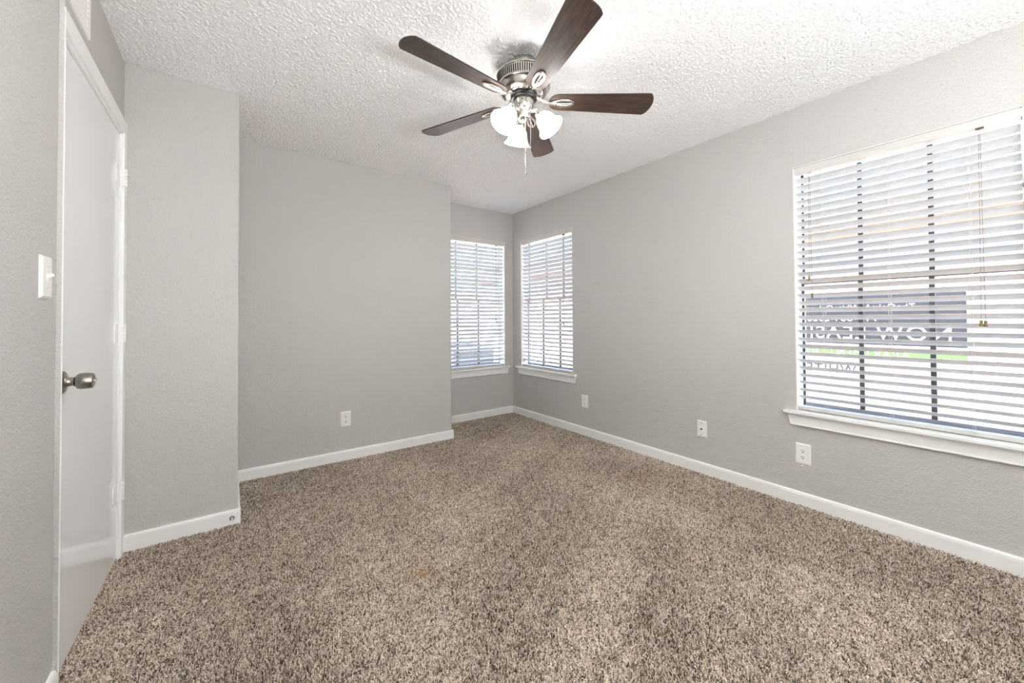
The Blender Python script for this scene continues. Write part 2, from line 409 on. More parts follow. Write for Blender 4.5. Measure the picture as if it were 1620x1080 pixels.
# ================================================================ WINDOWS + BLINDS
def window(name, loc, rotz, zs, dxs):
    """local frame: x across, y outwards, z up from the opening's bottom; wall face at y=0"""
    root = empty(name, (loc[0], loc[1], zs), rotz); tag(root, kind='structure')
    e = 0.004
    mb = MB()
    mb.box((0, 0.0005, 0), (e, 0.15, WH)); mb.box((WW - e, 0.0005, 0), (WW, 0.15, WH)); mb.box((0, 0.0005, WH - e), (WW, 0.15, WH)); mb.box((0, 0.03, -0.001), (WW, 0.15, e))
    mb.build('window_jamb', M['trim'], root)
    MB().box((0.001, 0.0012, WH - 0.0052), (WW - 0.001, 0.006, WH - 0.0040)).build('gap_shade_strip', M['slotgrey'], root)  # dark strip painted in for the shade in the gap above the valance
    mb = MB()
    mb.rbox((-0.060, -0.044, -0.019), (WW + 0.060, 0.0, 0.001), 0.004); mb.box((0.001, -0.004, -0.012), (WW - 0.001, 0.08, 0.001))
    mb.build('window_sill', M['trim'], root)
    mb = MB()                              # apron, ends cut back at the bottom
    z0, z1 = -0.087, -0.019; a, c = -0.046, WW + 0.046
    vs = []
    for y in (0.0, -0.0155):
        vs += [(a, y, z1), (c, y, z1), (c - 0.016, y, z0 + 0.004), (c - 0.020, y, z0), (a + 0.020, y, z0), (a + 0.016, y, z0 + 0.004)]
    n = 6
    mb.add(vs, [tuple(range(n)), tuple(range(n, 2 * n))] + [(i, (i + 1) % n, n + (i + 1) % n, n + i) for i in range(n)])
    mb.rbox((a + 0.018, -0.0185, z0 - 0.002), (c - 0.018, -0.001, z0 + 0.006), 0.002)
    mb.build('window_apron', M['trim'], root)
    mb = MB()                              # outer frame
    fwd = 0.010
    mb.box((e, 0.137, e), (fwd, 0.148, WH - e)); mb.box((WW - 0.005, 0.137, e), (WW - e, 0.148, WH - e)); mb.box((e, 0.100, WH - 0.012), (WW - e, 0.145, WH - e)); mb.box((e, 0.105, e), (WW - e, 0.145, 0.020))
    mb.build('window_frame', M['trim'], root)
    mb = MB().box((e, 0.085, e), (WW - e, 0.106, 0.012)); mb.box((e, 0.098, 0.012), (WW - e, 0.106, 0.022))
    mb.build('sill_track', M['sash'], root)
    zm = 0.79
    for nm, y, za, zb, zmun, dx in (('upper_sash', 0.128, zm - 0.012, WH - 0.012, 1.175, -0.004), ('lower_sash', 0.110, 0.020, zm + 0.012, 0.392, 0.004)):
        mb = MB(); s0 = 0.004; s1 = 0.016; wd = WW - 0.0005
        mb.box((s0, y - 0.005, za), (s1, y + 0.004, zb)); mb.box((wd - 0.007, y - 0.005, za), (wd, y + 0.004, zb))
        if nm == 'upper_sash':
            mb.box((s1, y - 0.008, za), (wd - 0.007, y + 0.008, za + 0.022)); mb.box((s1, y - 0.008, zb - 0.010), (wd - 0.007, y + 0.008, zb))
        else: mb.box((s1, y - 0.008, zb - 0.022), (wd - 0.007, y + 0.008, zb))
        sash = mb.build(nm, M['alu'], root)
        if nm == 'lower_sash': MB().box((s1, y - 0.008, za), (wd - 0.007, y + 0.008, za + 0.020)).build('sash_rail', M['sash'], sash)
        MB().box((s1, y - 0.0015, za + 0.02), (wd - 0.007, y + 0.0015, zb - 0.02)).build('pane', M['glass'], sash)
        for k in (1, 2):
            x = 0.006 + 0.281 * k + (dxs[0] if nm == 'upper_sash' else dxs[1])
            MB().box((x - 0.0105, y - 0.007, za + 0.02), (x + 0.0105, y + 0.007, zb - 0.02)).build('muntin', M['alu'], sash)
        MB().box((s1, y - 0.006, zmun - 0.009), (wd - 0.007, y + 0.006, zmun + 0.009)).build('muntin', M['alu'], sash)
    return root
def blind(loc, rotz, zs, label, ladders, lifts, tilt, tilt_deg, seed):
    rn = random.Random(seed)
    root = empty('window_blind', (loc[0], loc[1], zs), rotz)
    tag(root, label, 'blind', 'slatted window blinds')
    bx0, bx1 = 0.007, WW - 0.007
    YC = 0.036                             # slat centre depth
    # valance: shallow U with rounded corners, in front of the head rail
    zt = WH - 0.0052; zb = WH - 0.046
    vp = []
    for i in range(6):
        a = math.radians(90 + 90 * i / 5); vp.append((0.004 + 0.007 + 0.007 * math.cos(a), zt - 0.007 + 0.007 * math.sin(a)))
    vp += [(0.004, zb), (WW - 0.004, zb)]
    for i in range(6):
        a = math.radians(0 + 90 * i / 5); vp.append((WW - 0.011 + 0.007 * math.cos(a), zt - 0.007 + 0.007 * math.sin(a)))
    mb = MB(); n = len(vp)
    vs = [(x, 0.003, z) for x, z in vp] + [(x, 0.008, z) for x, z in vp]
    mb.add(vs, [tuple(range(n)), tuple(range(n, 2 * n))] + [(i, (i + 1) % n, n + (i + 1) % n, n + i) for i in range(n)])
    mb.build('valance', M['slat'], root)
    MB().rbox((bx0, 0.010, WH - 0.044), (bx1, 0.062, WH - 0.006), 0.002).build('head_rail', M['slat'], root)
    # slats
    z_first = WH - 0.086; pitch = 0.04445; nsl = 31
    mb = MB(); th = 0.0028; half = 0.0250
    zbot = z_first - (nsl - 1) * pitch
    for k in range(nsl):
        z = z_first - k * pitch
        a = math.radians(tilt_deg + rn.uniform(-1.2, 1.2)); roll = rn.uniform(-0.0016, 0.0016)
        c, s = math.cos(a), math.sin(a)
        prof = []
        for q in (-1, -0.5, 0, 0.5, 1):    # slight crown
            prof.append((q * half, th / 2 + 0.0016 * (1 - q * q)))
        for q in (1, 0.5, 0, -0.5, -1):
            prof.append((q * half, -th / 2 + 0.0016 * (1 - q * q)))
        vs = []
        ex = rn.uniform(-0.0015, 0.0015)
        for i, x in enumerate((bx0 + 0.001 + ex, bx1 - 0.001 + ex)):
            for y, dz in prof:             # room edge (y<0) high, outer edge low
                vs.append((x, YC + y * c + dz * s, z - y * s + dz * c + (roll if i else -roll)))
        n = len(prof)
        fs = [tuple(range(n)), tuple(range(n, 2 * n))] + [(i, (i + 1) % n, n + (i + 1) % n, n + i) for i in range(n)]
        mb.add(vs, fs)
    mb.build('slats', M['slat'], root)
    zr = 0.006
    MB().rbox((bx0, YC - 0.026, zr), (bx1, YC + 0.026, zr + 0.020), 0.003).build('bottom_rail', M['slat'], root)
    sa, ca = math.sin(math.radians(tilt_deg)), math.cos(math.radians(tilt_deg))
    for x in ladders:
        mb = MB()
        yf, yb = YC - 0.0275 * ca, YC + 0.0275 * ca
        for y, xo in ((yf, -0.004), (yf, 0.004), (yb, 0.0)):
            pts = []
            for i in range(9):
                zz = WH - 0.045 - (WH - 0.045 - 0.03) * i / 8
                pts.append((x + xo + rn.uniform(-0.0006, 0.0006), y, zz))
            mb.tube(pts, 0.0007, 5)
        mb.tube([(x - 0.004, yf, 0.03), (x - 0.006, YC - 0.030, 0.018), (x, YC - 0.031, 0.003), (x + 0.006, YC - 0.030, 0.018), (x + 0.004, yf, 0.03)], 0.0009, 5)
        mb.build('ladder_cord', M['cord'], root)
    for spec in (lifts, tilt):
        if not spec: continue
        x, zends, col = spec[0], spec[1], spec[2]
        nm = 'lift_cord' if spec is lifts else 'tilt_cord'
        mb = MB().rbox((x - 0.012, -0.0015, WH - 0.058), (x + 0.014, 0.006, WH - 0.048), 0.001)
        hd = mb.build('cord_guide', M['alu'] if spec is lifts else M['slat'], root)
        for i, ze in enumerate(zends):
            xo = (i - 0.5 * (len(zends) - 1)) * 0.011
            pts = [(x + xo * 0.4, 0.0, WH - 0.052), (x + xo * 0.7 , -0.002, (WH + ze) / 2), (x + xo * 1.2, -0.003, ze)]
            cdo = MB().tube(pts, 0.0010, 6).build(nm, M[col], root)
            tz = ze
            T = Matrix.Translation((x + xo * 1.2, -0.003, tz))
            MB().lathe([(0.0001, 0.004), (0.0055, 0.003), (0.0062, 0.0), (0.0050, -0.004), (0.0050, -0.014), (0.0068, -0.021), (0.0070, -0.025), (0.0001, -0.026)], 14, T).build('tassel', M['tassel'], cdo)
    return root
HP = -PI / 2
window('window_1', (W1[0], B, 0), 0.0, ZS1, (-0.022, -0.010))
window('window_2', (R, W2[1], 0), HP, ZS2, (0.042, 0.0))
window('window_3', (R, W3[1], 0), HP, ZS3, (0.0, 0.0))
LD = (0.138, 0.424, 0.707)
blind((W1[0], B, 0), 0.0, ZS1, 'white slatted blind on the narrow window facing forward, left side of the alcove corner', LD, (0.742, (0.57, 0.545), 'browncord'), None, 37, 1)
blind((R, W2[1], 0), HP, ZS2, 'white slatted blind on the far right-wall window, right side of the alcove corner', LD, (0.742, (0.530, 0.505), 'browncord'), (0.062, (0.085, ), 'cord'), 32, 2)
blind((R, W3[1], 0), HP, ZS3, 'large white slatted blind on the near right-wall window showing a mirrored banner', LD, (0.742, (0.548, 0.546), 'browncord'), (0.083, (0.815, 0.712), 'browncord'), 28, 3)

# ================================================================ WALL PLATES
def plate_matrix(wall, p, z):
    if wall == 'R':  # normal -X ; local x -> -Y , local y(normal out of wall) -> -X
        return Matrix(((0, -1, 0, R), (-1, 0, 0, p), (0, 0, 1, z), (0, 0, 0, 1)))
    if wall == 'A':  # normal -Y
        return Matrix(((1, 0, 0, p), (0, -1, 0, A), (0, 0, 1, z), (0, 0, 0, 1)))
    if wall == 'L':  # normal +X
        return Matrix(((0, 1, 0, L), (1, 0, 0, p), (0, 0, 1, z), (0, 0, 0, 1)))
def plate_root(name, Mx):
    o = empty(name, Mx.translation); return o
def lp(mb, name, m, root, Mx):
    mb.v = [tuple(Mx @ Vector(p)) for p in mb.v]
    return mb.build(name, m, root, Mx.translation)
def plate_body(w=0.079, h=0.124, d=0.0065):
    mb = MB(); i = 0.006
    vs = [(-w/2, 0, -h/2), (w/2, 0, -h/2), (w/2, 0, h/2), (-w/2, 0, h/2), (-w/2, d*.35, -h/2), (w/2, d*.35, -h/2), (w/2, d*.35, h/2), (-w/2, d*.35, h/2),
          (-w/2+i, d, -h/2+i), (w/2-i, d, -h/2+i), (w/2-i, d, h/2-i), (-w/2+i, d, h/2-i)]
    mb.add(vs, [(0,3,2,1),(0,1,5,4),(1,2,6,5),(2,3,7,6),(3,0,4,7),(4,5,9,8),(5,6,10,9),(6,7,11,10),(7,4,8,11),(8,9,10,11)])
    return mb
def screw(x, z, d, r=0.0032):
    mb = MB().lathe([(0.0001, 0), (r, 0), (r * 0.8, 0.0012), (0.0001, 0.0014)], 14, rot_to((0, 1, 0), (x, d, z)))
    return mb
def outlet(wall, p, z, label, grey='slotgrey'):
    Mx = plate_matrix(wall, p, z); root = plate_root('wall_outlet', Mx); tag(root, label, 'outlet', 'white wall outlets')
    lp(plate_body(), 'cover_plate', M['plate'], root, Mx)
    for s in (1, -1):
        zc = s * 0.0195; mb = MB()
        pts = []
        for k in range(28):
            a = 2 * PI * k / 28; x = 0.0172 * math.cos(a); zz = max(-0.0142, min(0.0142, 0.0172 * math.sin(a))); pts.append((x, zz + zc))
        n = len(pts)
        vs = [(x, 0.0055, zz) for x, zz in pts] + [(x, 0.0082, zz) for x, zz in pts]
        mb.add(vs, [tuple(range(n)), tuple(range(n, 2 * n))] + [(i, (i + 1) % n, n + (i + 1) % n, n + i) for i in range(n)])
        sk = lp(mb, 'socket', M['plate'], root, Mx)
        mb = MB().box((-0.0078, 0.0081, zc - 0.001), (-0.0050, 0.0086, zc + 0.0075)); mb.box((0.0050, 0.0081, zc), (0.0074, 0.0086, zc + 0.0070))
        mb.lathe([(0.0001, 0), (0.0034, 0), (0.0034, 0.0005), (0.0001, 0.0005)], 12, rot_to((0, 1, 0), (0, 0.0081, zc - 0.0075)))
        lp(mb, 'socket_slots', M['dark'], sk, Mx)
    lp(screw(0, 0, 0.0065), 'screw', M['plate'], root, Mx)
    return root
outlet('A', 0.7700, 0.329, 'white duplex wall outlet on the far grey wall left of the alcove')
outlet('R', 0.8850, 0.3095, 'white duplex wall outlet directly below the large right window')
outlet('R', 2.6840, 0.3290, 'small white wall outlet beside the alcove, below and right of the corner windows', 'cord')
Mx = plate_matrix('R', 1.5125, 0.3215); root = plate_root('coaxial_wall_plate', Mx)
tag(root, 'white cable jack plate on the right wall, left of the large window sill', 'cable jack')
lp(plate_body(0.074, 0.122), 'cover_plate', M['plate'], root, Mx)
lp(MB().lathe([(0.0001, 0), (0.0062, 0), (0.0062, 0.006), (0.0046, 0.0062), (0.0046, 0.012), (0.0001, 0.012)], 6, rot_to((0, 1, 0), (0, 0.006, 0)), smooth=False), 'coax_jack', M['slotgrey'], root, Mx)
for s in (1, -1): lp(screw(0, s * 0.042, 0.0065), 'screw', M['slotgrey'], root, Mx)
Mx = plate_matrix('L', 1.6985, 1.266); root = plate_root('light_switch', Mx)
tag(root, 'white toggle light switch plate on the left wall beside the door', 'light switch')
lp(plate_body(0.079, 0.122, 0.007), 'cover_plate', M['plate'], root, Mx)
tg = MB(); tg.rbox((-0.0048, 0.004, -0.0115), (0.0048, 0.0078, 0.0115), 0.001)
lp(tg, 'toggle_slot', M['plate'], root, Mx)
tm = Matrix.Translation((0, 0.006, 0)) @ Matrix.Rotation(math.radians(-28), 4, 'X')
tg = MB(); tg.rbox((-0.0036, 0.0, -0.0045), (0.0036, 0.0150, 0.0045), 0.0012, Matrix.Translation((0, 0.006, 0.001)) @ Matrix.Rotation(math.radians(30), 4, 'X'))
lp(tg, 'toggle', M['plate'], root, Mx)
for s in (1, -1): lp(screw(0, s * 0.0295, 0.007), 'screw', M['cord'], root, Mx)

# small painted-over screw heads under two plates
sc = MB().sphere((R - 0.003, 0.8900, 0.2375), 0.0048, 10, 6).build('wall_anchor', M['plate']); tag(sc, 'tiny white plastic anchor stub just below the outlet under the large window', 'wall anchor')

# door stop stub on the closet baseboard near its right end
ds = empty('door_stop', (E - 0.026, D - 0.0135, 0.034)); tag(ds, 'small metal door stop base on the white baseboard near the closet corner', 'door stop')
dm = rot_to((0, -1, 0), (0, 0, 0))
MB().lathe([(0.0001, -0.0005), (0.0125, -0.0005), (0.0125, 0.002), (0.009, 0.005), (0.0001, 0.0055)], 20, dm).build('base_plate', M['steel'], ds)
mb = MB(); mb.tube([(0, -0.004, 0), (0, -0.022, 0)], 0.0036, 10); mb.build('stem', M['trim'], ds)

# air return register above the door
vr = empty('air_vent', (L, 1.80, 2.30)); tag(vr, 'white metal air vent high on the left wall above the door', 'air vent')
vy0, vy1, vz0, vz1 = 1.50, 2.083, 2.184, 2.425
mb = MB()
for lo, hi in (((vy0, vz0), (vy1, vz0 + 0.03)), ((vy0, vz1 - 0.03), (vy1, vz1)), ((vy0, vz0 + 0.03), (vy0 + 0.03, vz1 - 0.03)), ((vy1 - 0.03, vz0 + 0.03), (vy1, vz1 - 0.03))):
    mb.rbox((L, lo[0], lo[1]), (L + 0.009, hi[0], hi[1]), 0.0015)
mb.build('vent_frame', M['plate'], vr, vr.location)
mb = MB()
for k in range(10):
    z = vz0 + 0.040 + k * 0.0182
    mb.box((-0.0008, vy0 + 0.028, -0.008), (0.0008, vy1 - 0.028, 0.008), Matrix.Translation((L + 0.0045, 0, z)) @ Matrix.Rotation(math.radians(32), 4, 'Y'))
mb.build('louvers', M['plate'], vr, vr.location)
MB().box((L + 0.0002, vy0 + 0.02, vz0 + 0.02), (L + 0.001, vy1 - 0.02, vz1 - 0.02)).build('duct_opening', M['slotgrey'], vr, vr.location)

# ================================================================ CEILING FAN
FX, FY = 1.1986, 1.5412
FZ = 2.24
fan = empty('ceiling_fan', (FX, FY, H)); tag(fan, 'brushed nickel ceiling fan with five dark walnut blades and three lit bell shades', 'ceiling fan')
fo = (FX, FY, H)
T0 = Matrix.Translation((FX, FY, 0))
MB().lathe([(0.0001, 2.4405), (0.066, 2.4405), (0.066, 2.425), (0.063, 2.415), (0.060, 2.408), (0.060, 2.398), (0.0001, 2.398)], 48, T0).build('canopy', M['nickel'], fan, fo)
motor = MB().lathe([(0.0001, 2.402), (0.066, 2.402), (0.069, 2.398), (0.072, 2.394), (0.098, 2.386), (0.122, 2.378), (0.1345, 2.370), (0.1375, 2.364), (0.1370, 2.360),
                    (0.1310, 2.358), (0.1240, 2.318), (0.1290, 2.316), (0.1330, 2.312), (0.1330, 2.307), (0.1270, 2.303), (0.1230, 2.296),
                    (0.1200, 2.286), (0.1130, 2.274), (0.1000, 2.264), (0.0860, 2.260), (0.0750, 2.262), (0.0001, 2.262)], 72, T0).build('motor_housing', M['nickel'], fan, fo)
mb = MB()
for k in range(72):
    a = 2 * PI * k / 72
    mx = T0 @ Matrix.Rotation(a, 4, 'Z')
    vs = []
    for (r, z) in ((0.1308, 2.3555), (0.1248, 2.3215)):
        for s in (-1, 1):
            vs.append(mx @ Vector((r + 0.0010, s * 0.0026, z)))
            vs.append(mx @ Vector((r - 0.006, s * 0.0026, z)))
    mb.add(vs, [(0, 1, 3, 2), (4, 6, 7, 5), (0, 2, 6, 4), (1, 5, 7, 3), (0, 4, 5, 1), (2, 3, 7, 6)])
mb.build('vent_slots', M['dark'], motor, (0, 0, 0))
MB().lathe([(0.0001, 2.266), (0.066, 2.266), (0.067, 2.262), (0.067, 2.246), (0.064, 2.243), (0.0001, 2.243)], 48, T0).build('flywheel', M['black'], fan, fo)
sw = MB().lathe([(0.0001, 2.248), (0.048, 2.248), (0.052, 2.243), (0.0525, 2.236), (0.051, 2.205), (0.047, 2.196), (0.040, 2.190), (0.036, 2.180), (0.034, 2.158), (0.030, 2.150), (0.018, 2.146), (0.012, 2.138), (0.0001, 2.136)], 48, T0).build('switch_housing', M['nickel'], fan, fo)
for k in range(3):
    a = math.radians(20 + 120 * k + 205)
    MB().sphere((FX + 0.052 * math.cos(a), FY + 0.052 * math.sin(a), 2.226), 0.0035, 8, 6).build('screw', M['black'], sw, (0, 0, 0))

# blades
def blade_outline():
    r0, r1 = 0.128, 0.662; w0, w1 = 0.052, 0.0715
    pts = []
    n = 10                                     # rounded root
    for i in range(n + 1):
        a = math.radians(90 + 180 * i / n)
        pts.append((r0 + 0.048 + 0.048 * math.cos(a), w0 * math.sin(a)))
    xe = r1 - 0.029                            # tip: corner radius then shallow arc
    def wid(x): return w0 + (w1 - w0) * (x - r0 - 0.048) / (xe - r0 - 0.048)
    side = []
    for i in range(1, 8): side.append((r0 + 0.048 + (xe - 0.012 - r0 - 0.048) * i / 7.0,))
    low = [(x, -wid(x)) for (x,) in side]
    arc = []
    for i in range(13):
        q = -1 + 2 * i / 12.0
        x = r1 - 0.022 * q * q - 0.006 * abs(q) ** 10
        arc.append((x, q * w1 * 0.985))
    high = [(x, wid(x)) for (x,) in reversed(side)]
    return pts + low + arc + high
PITCH_B = math.radians(-12.0)
bl_angles = (40.3, 112.9, 185.8, 252.4, 326.9)
outline = blade_outline()
nO = len(outline)
first = None
for a in bl_angles:
    br = Matrix.Rotation(math.radians(a), 4, 'Z')
    if first is None:
        # blade
        P = Matrix.Rotation(PITCH_B, 4, 'X')
        bm = bmesh.new()
        lo = [bm.verts.new((x, y, -0.0028)) for x, y in outline]; hi = [bm.verts.new((x, y, 0.0028)) for x, y in outline]
        bm.faces.new(list(reversed(lo))); bm.faces.new(hi)
        for i in range(nO): bm.faces.new((lo[i], lo[(i + 1) % nO], hi[(i + 1) % nO], hi[i]))
        me = bpy.data.meshes.new('fan_blade'); bm.to_mesh(me); bm.free()
        me.materials.append(M['walnut']); me.materials.append(M['bladeedge'])
        for p in me.polygons: p.material_index = 0 if abs(p.normal.z) > 0.9 else 1
        blade = bpy.data.objects.new('fan_blade', me); COL.objects.link(blade)
        # iron: flat arm rising to the flywheel, oval loop plate under the blade
        mb = MB()
        arm = []
        for i in range(9):
            q = i / 8.0; x = 0.058 + (0.150 - 0.058) * q
            z = 0.012 - 0.026 * (q * q * (3 - 2 * q)) + 0.004
            hw = 0.0115 - 0.0045 * math.sin(PI * min(1, q * 1.1)); arm.append((x, hw, z))
        vs = []
        for x, hw, z in arm: vs += [(x, -hw, z + 0.002), (x, hw, z + 0.002), (x, hw * 0.7, z - 0.004), (x, -hw * 0.7, z - 0.004)]
        fs = [(0, 1, 2, 3), tuple(4 * 8 + i for i in (3, 2, 1, 0))]
        for i in range(8):
            for j in range(4): fs.append((4 * i + j, 4 * i + (j + 1) % 4, 4 * (i + 1) + (j + 1) % 4, 4 * (i + 1) + j))
        mb.add(vs, fs, True)
        # oval ring
        seg, rs = 36, 8; vs = []
        cx, la, lb = 0.198, 0.052, 0.0185
        for i in range(seg):
            t_ = 2 * PI * i / seg; ct, st = math.cos(t_), math.sin(t_)
            wq = lb * (1 + 0.22 * ct)
            for j in range(rs):
                f = 2 * PI * j / rs
                rad = 0.0078 * math.cos(f)
                vs.append(P @ Vector((cx + (la + rad) * ct, (wq + rad) * st, -0.0065 + 0.0042 * math.sin(f))))
        fs = [(i * rs + j, ((i + 1) % seg) * rs + j, ((i + 1) % seg) * rs + (j + 1) % rs, i * rs + (j + 1) % rs) for i in range(seg) for j in range(rs)]
        mb.add(vs, fs, True)
        mb.tube([P @ Vector((0.150, 0, -0.0068)), P @ Vector((0.175, 0, -0.0085)), P @ Vector((0.22, 0, -0.0085)), P @ Vector((0.246, 0, -0.0065))], [0.006, 0.0042, 0.0042, 0.0055], 8)
        iron = mb.build('blade_arm', M['nickel'], None)
        scr = [MB().sphere(P @ Vector((x, y, -0.0085)), 0.0042, 8, 6, (1, 1, 0.6)).build('screw', M['nickel'], None) for x, y in ((0.252, 0.0), (0.160, 0.010), (0.160, -0.010))]
        first = (blade, iron, *scr); objs = first
    else:
        objs = tuple(o.copy() for o in first)
        for o in objs: COL.objects.link(o)
    blade, iron, *scr = objs
    blade.parent = fan; iron.parent = fan
    loc = Matrix.Translation((0, 0, FZ - H))
    blade.matrix_local = loc @ br @ Matrix.Rotation(PITCH_B, 4, 'X')
    iron.matrix_local = loc @ br
    for q in scr: q.parent = iron; q.matrix_local = Matrix.Identity(4)

# light kit: three arms, fitters, bell shades
SH = []
for az, tilt in ((68, 36), (188, 36), (-54, 36)):
    a = math.radians(az); h = Vector((math.cos(a), math.sin(a), 0))
    ax = (h * math.sin(math.radians(tilt)) - Vector((0, 0, math.cos(math.radians(tilt))))).normalized()
    p0 = Vector((FX, FY, 2.190)) + h * 0.028
    p1 = p0 + h * 0.030 + Vector((0, 0, -0.002)); p2 = p0 + h * 0.044 + Vector((0, 0, -0.012))
    armo = MB().tube([p0, p1, p2, p2 + ax * 0.014], 0.0095, 12).build('lamp_arm', M['nickel'], fan, fo)
    base = p2 + ax * 0.006
    MS = rot_to(ax, base)
    fit = MB().lathe([(0.0001, 0.0), (0.016, 0.0), (0.024, 0.006), (0.0275, 0.012), (0.0280, 0.024), (0.0265, 0.026), (0.0001, 0.026)], 28, MS).build('fitter_cup', M['nickel'], armo, (0, 0, 0))
    prof = [(0.0245, 0.016), (0.0265, 0.024), (0.033, 0.034), (0.0415, 0.046), (0.0465, 0.060), (0.0490, 0.074), (0.0525, 0.088), (0.0590, 0.100), (0.0665, 0.109), (0.0680, 0.1105),
            (0.0655, 0.1100), (0.0575, 0.101), (0.0505, 0.089), (0.0470, 0.074), (0.0445, 0.060), (0.0395, 0.047), (0.031, 0.036), (0.0240, 0.026)]
    sh = MB().lathe(prof, 40, MS, closed=True).build('glass_shade', M['shade'], fan, fo)
    MB().sphere(base + ax * 0.062, 0.026, 16, 10).build('bulb', M['bulb'], sh, (0, 0, 0))
# pull chains
def chain(x, y, z0, z1, fob, mname):
    n = int((z0 - z1) / 0.0042); mb = MB()
    mb.tube([(x, y, z0), (x, y, z1)], 0.0005, 5)
    for i in range(n): mb.sphere((x, y, z0 - (i + 0.5) * (z0 - z1) / n), 0.0012, 6, 4)
    c = mb.build('pull_chain', M[mname], sw, (0, 0, 0))
    MB().lathe([(0.0001, 0.0), (0.0022, -0.001), (0.0030, -0.004), (0.0020, -0.007), (0.0026, -0.010), (0.0030, -0.020), (0.0024, -0.034), (0.0001, -0.036)] if fob else
               [(0.0001, 0.0), (0.0028, -0.002), (0.0034, -0.006), (0.0028, -0.010), (0.0001, -0.012)], 12, Matrix.Translation((x, y, z1))).build('chain_fob', M['nickel'], fan, fo)
chain(FX - 0.018, FY - 0.034, 2.196, 1.895, True, 'nickel')
chain(FX + 0.014, FY - 0.036, 2.196, 2.00, False, 'steel')
# parent tweak: objects built with offset 0 under parts that sit at the fan root keep world coordinates
for o in (motor, sw):
    for ch in o.children: ch.location = (-FX, -FY, -H)
for o in list(fan.children):
    if o.name.startswith(('lamp_arm', 'glass_shade')):
        for ch in o.children: ch.location = (-FX, -FY, -H)

# two unseen dome lights added behind the camera as fill
DOME_FILL = 14.0
md = bpy.data.materials.new('lit_fill_dome'); md.use_nodes = True; nt = md.node_tree; nt.nodes.clear()
o_ = nt.nodes.new('ShaderNodeOutputMaterial'); e_ = nt.nodes.new('ShaderNodeEmission')
e_.inputs['Color'].default_value = (0.985, 0.99, 1.0, 1); e_.inputs['Strength'].default_value = DOME_FILL
nt.links.new(e_.outputs[0], o_.inputs['Surface'])
for x, lab in ((0.35, 'added round fill light nearer the door wall'), (1.9, 'added round fill light nearer the window wall')):
    dr = empty('fill_dome_light', (x, -0.85, H)); tag(dr, lab, 'fill light', 'added fill domes behind the camera')
    MB().lathe([(0.0001, 0), (0.185, 0), (0.185, -0.018), (0.170, -0.022), (0.0001, -0.022)], 40).build('base_ring', M['nickel'], dr)
    MB().lathe([(0.0001, -0.095), (0.06, -0.091), (0.11, -0.077), (0.15, -0.050), (0.168, -0.022)], 40).build('fill_dome', md, dr)

# two unseen stand lamps added behind the camera as fill, turned up towards the ceiling
LAMP_FILL = 32.0
ml = bpy.data.materials.new('lit_fill_diffuser'); ml.use_nodes = True; nt = ml.node_tree; nt.nodes.clear()
o_ = nt.nodes.new('ShaderNodeOutputMaterial'); e_ = nt.nodes.new('ShaderNodeEmission')
e_.inputs['Color'].default_value = (0.985, 0.99, 1.0, 1); e_.inputs['Strength'].default_value = LAMP_FILL
nt.links.new(e_.outputs[0], o_.inputs['Surface'])
for x, dx, lab in ((0.15, 0.0, 'added fill lamp on a stand nearer the door wall'), (0.95, 0.0, 'added fill lamp on a stand nearer the window wall')):
    fl = empty('fill_stand_lamp', (x, -1.12, FL)); tag(fl, lab, 'lamp', 'added fill lamps behind the camera')
    for k in range(3):
        a = math.radians(30 + 120 * k)
        MB().tube([(0, 0, 0.30), (0.24 * math.cos(a), 0.24 * math.sin(a), 0.008)], 0.008, 8).build('leg', M['black'], fl)
    MB().tube([(0, 0, 0.10), (0, 0, 0.77)], 0.012, 12).build('pole', M['black'], fl)
    LM = rot_to((dx, 0.14, 1.0), (0, 0, 0.74))
    MB().lathe([(0.0001, -0.01), (0.05, 0.0), (0.16, 0.05), (0.27, 0.13), (0.265, 0.13), (0.155, 0.056), (0.0001, 0.006)], 40, LM).build('reflector', M['black'], fl)
    MB().lathe([(0.0001, 0.118), (0.25, 0.118), (0.25, 0.114), (0.0001, 0.114)], 40, LM).build('diffuser', ml, fl)

# ================================================================ OUTDOORS
GZ = -0.20
g = MB().box((X1 + 0.02, -12, GZ - 0.3), (40, 30, GZ)); g.box((-8, B + WT + 0.02, GZ - 0.3), (X1 + 0.02, 30, GZ))
g = g.build('ground', M['ground']); tag(g, kind='structure')
def text_mesh(body, size, name, m, parent, spacing=1.0, depth=0.004):
    cu = bpy.data.curves.new('t', 'FONT'); cu.body = body; cu.size = size; cu.extrude = depth; cu.space_character = spacing; cu.align_x = 'LEFT'
    ob = bpy.data.objects.new('t', cu); COL.objects.link(ob)
    dg = bpy.context.evaluated_depsgraph_get(); me = bpy.data.meshes.new_from_object(ob.evaluated_get(dg))
    bpy.data.objects.remove(ob); bpy.data.curves.remove(cu)
    me.materials.clear()
    return new_obj(name, me, m, parent)
SX = 4.2
sg = empty('yard_banner', (SX, 1.15, GZ)); tag(sg, 'slate, green and white leasing banner outside the large window, seen mirrored from behind', 'banner')
def sloc(o, y, z):  # reads correctly from +X side
    o.matrix_local = Matrix.Translation((0, y - 1.15, z - GZ)) @ Matrix(((0, 0, 1, 0), (1, 0, 0, 0), (0, 1, 0, 0), (0, 0, 0, 1)))
y0s, y1s = 0.305, 2.0
def sbox(name, ya, yb, za, zb, d, m):
    return MB().box((-d, ya - 1.15, za - GZ), (d, yb - 1.15, zb - GZ)).build(name, m, sg)
sbox('vinyl_sheet', y0s, y1s, 0.53, 1.335, 0.0015, M['white'])
sbox('slate_panel', 0.333, y1s - 0.03, 0.918, 1.335, 0.0022, M['slate'])
sbox('green_stripe', 0.333, y1s - 0.03, 0.797, 0.888, 0.0022, M['green'])
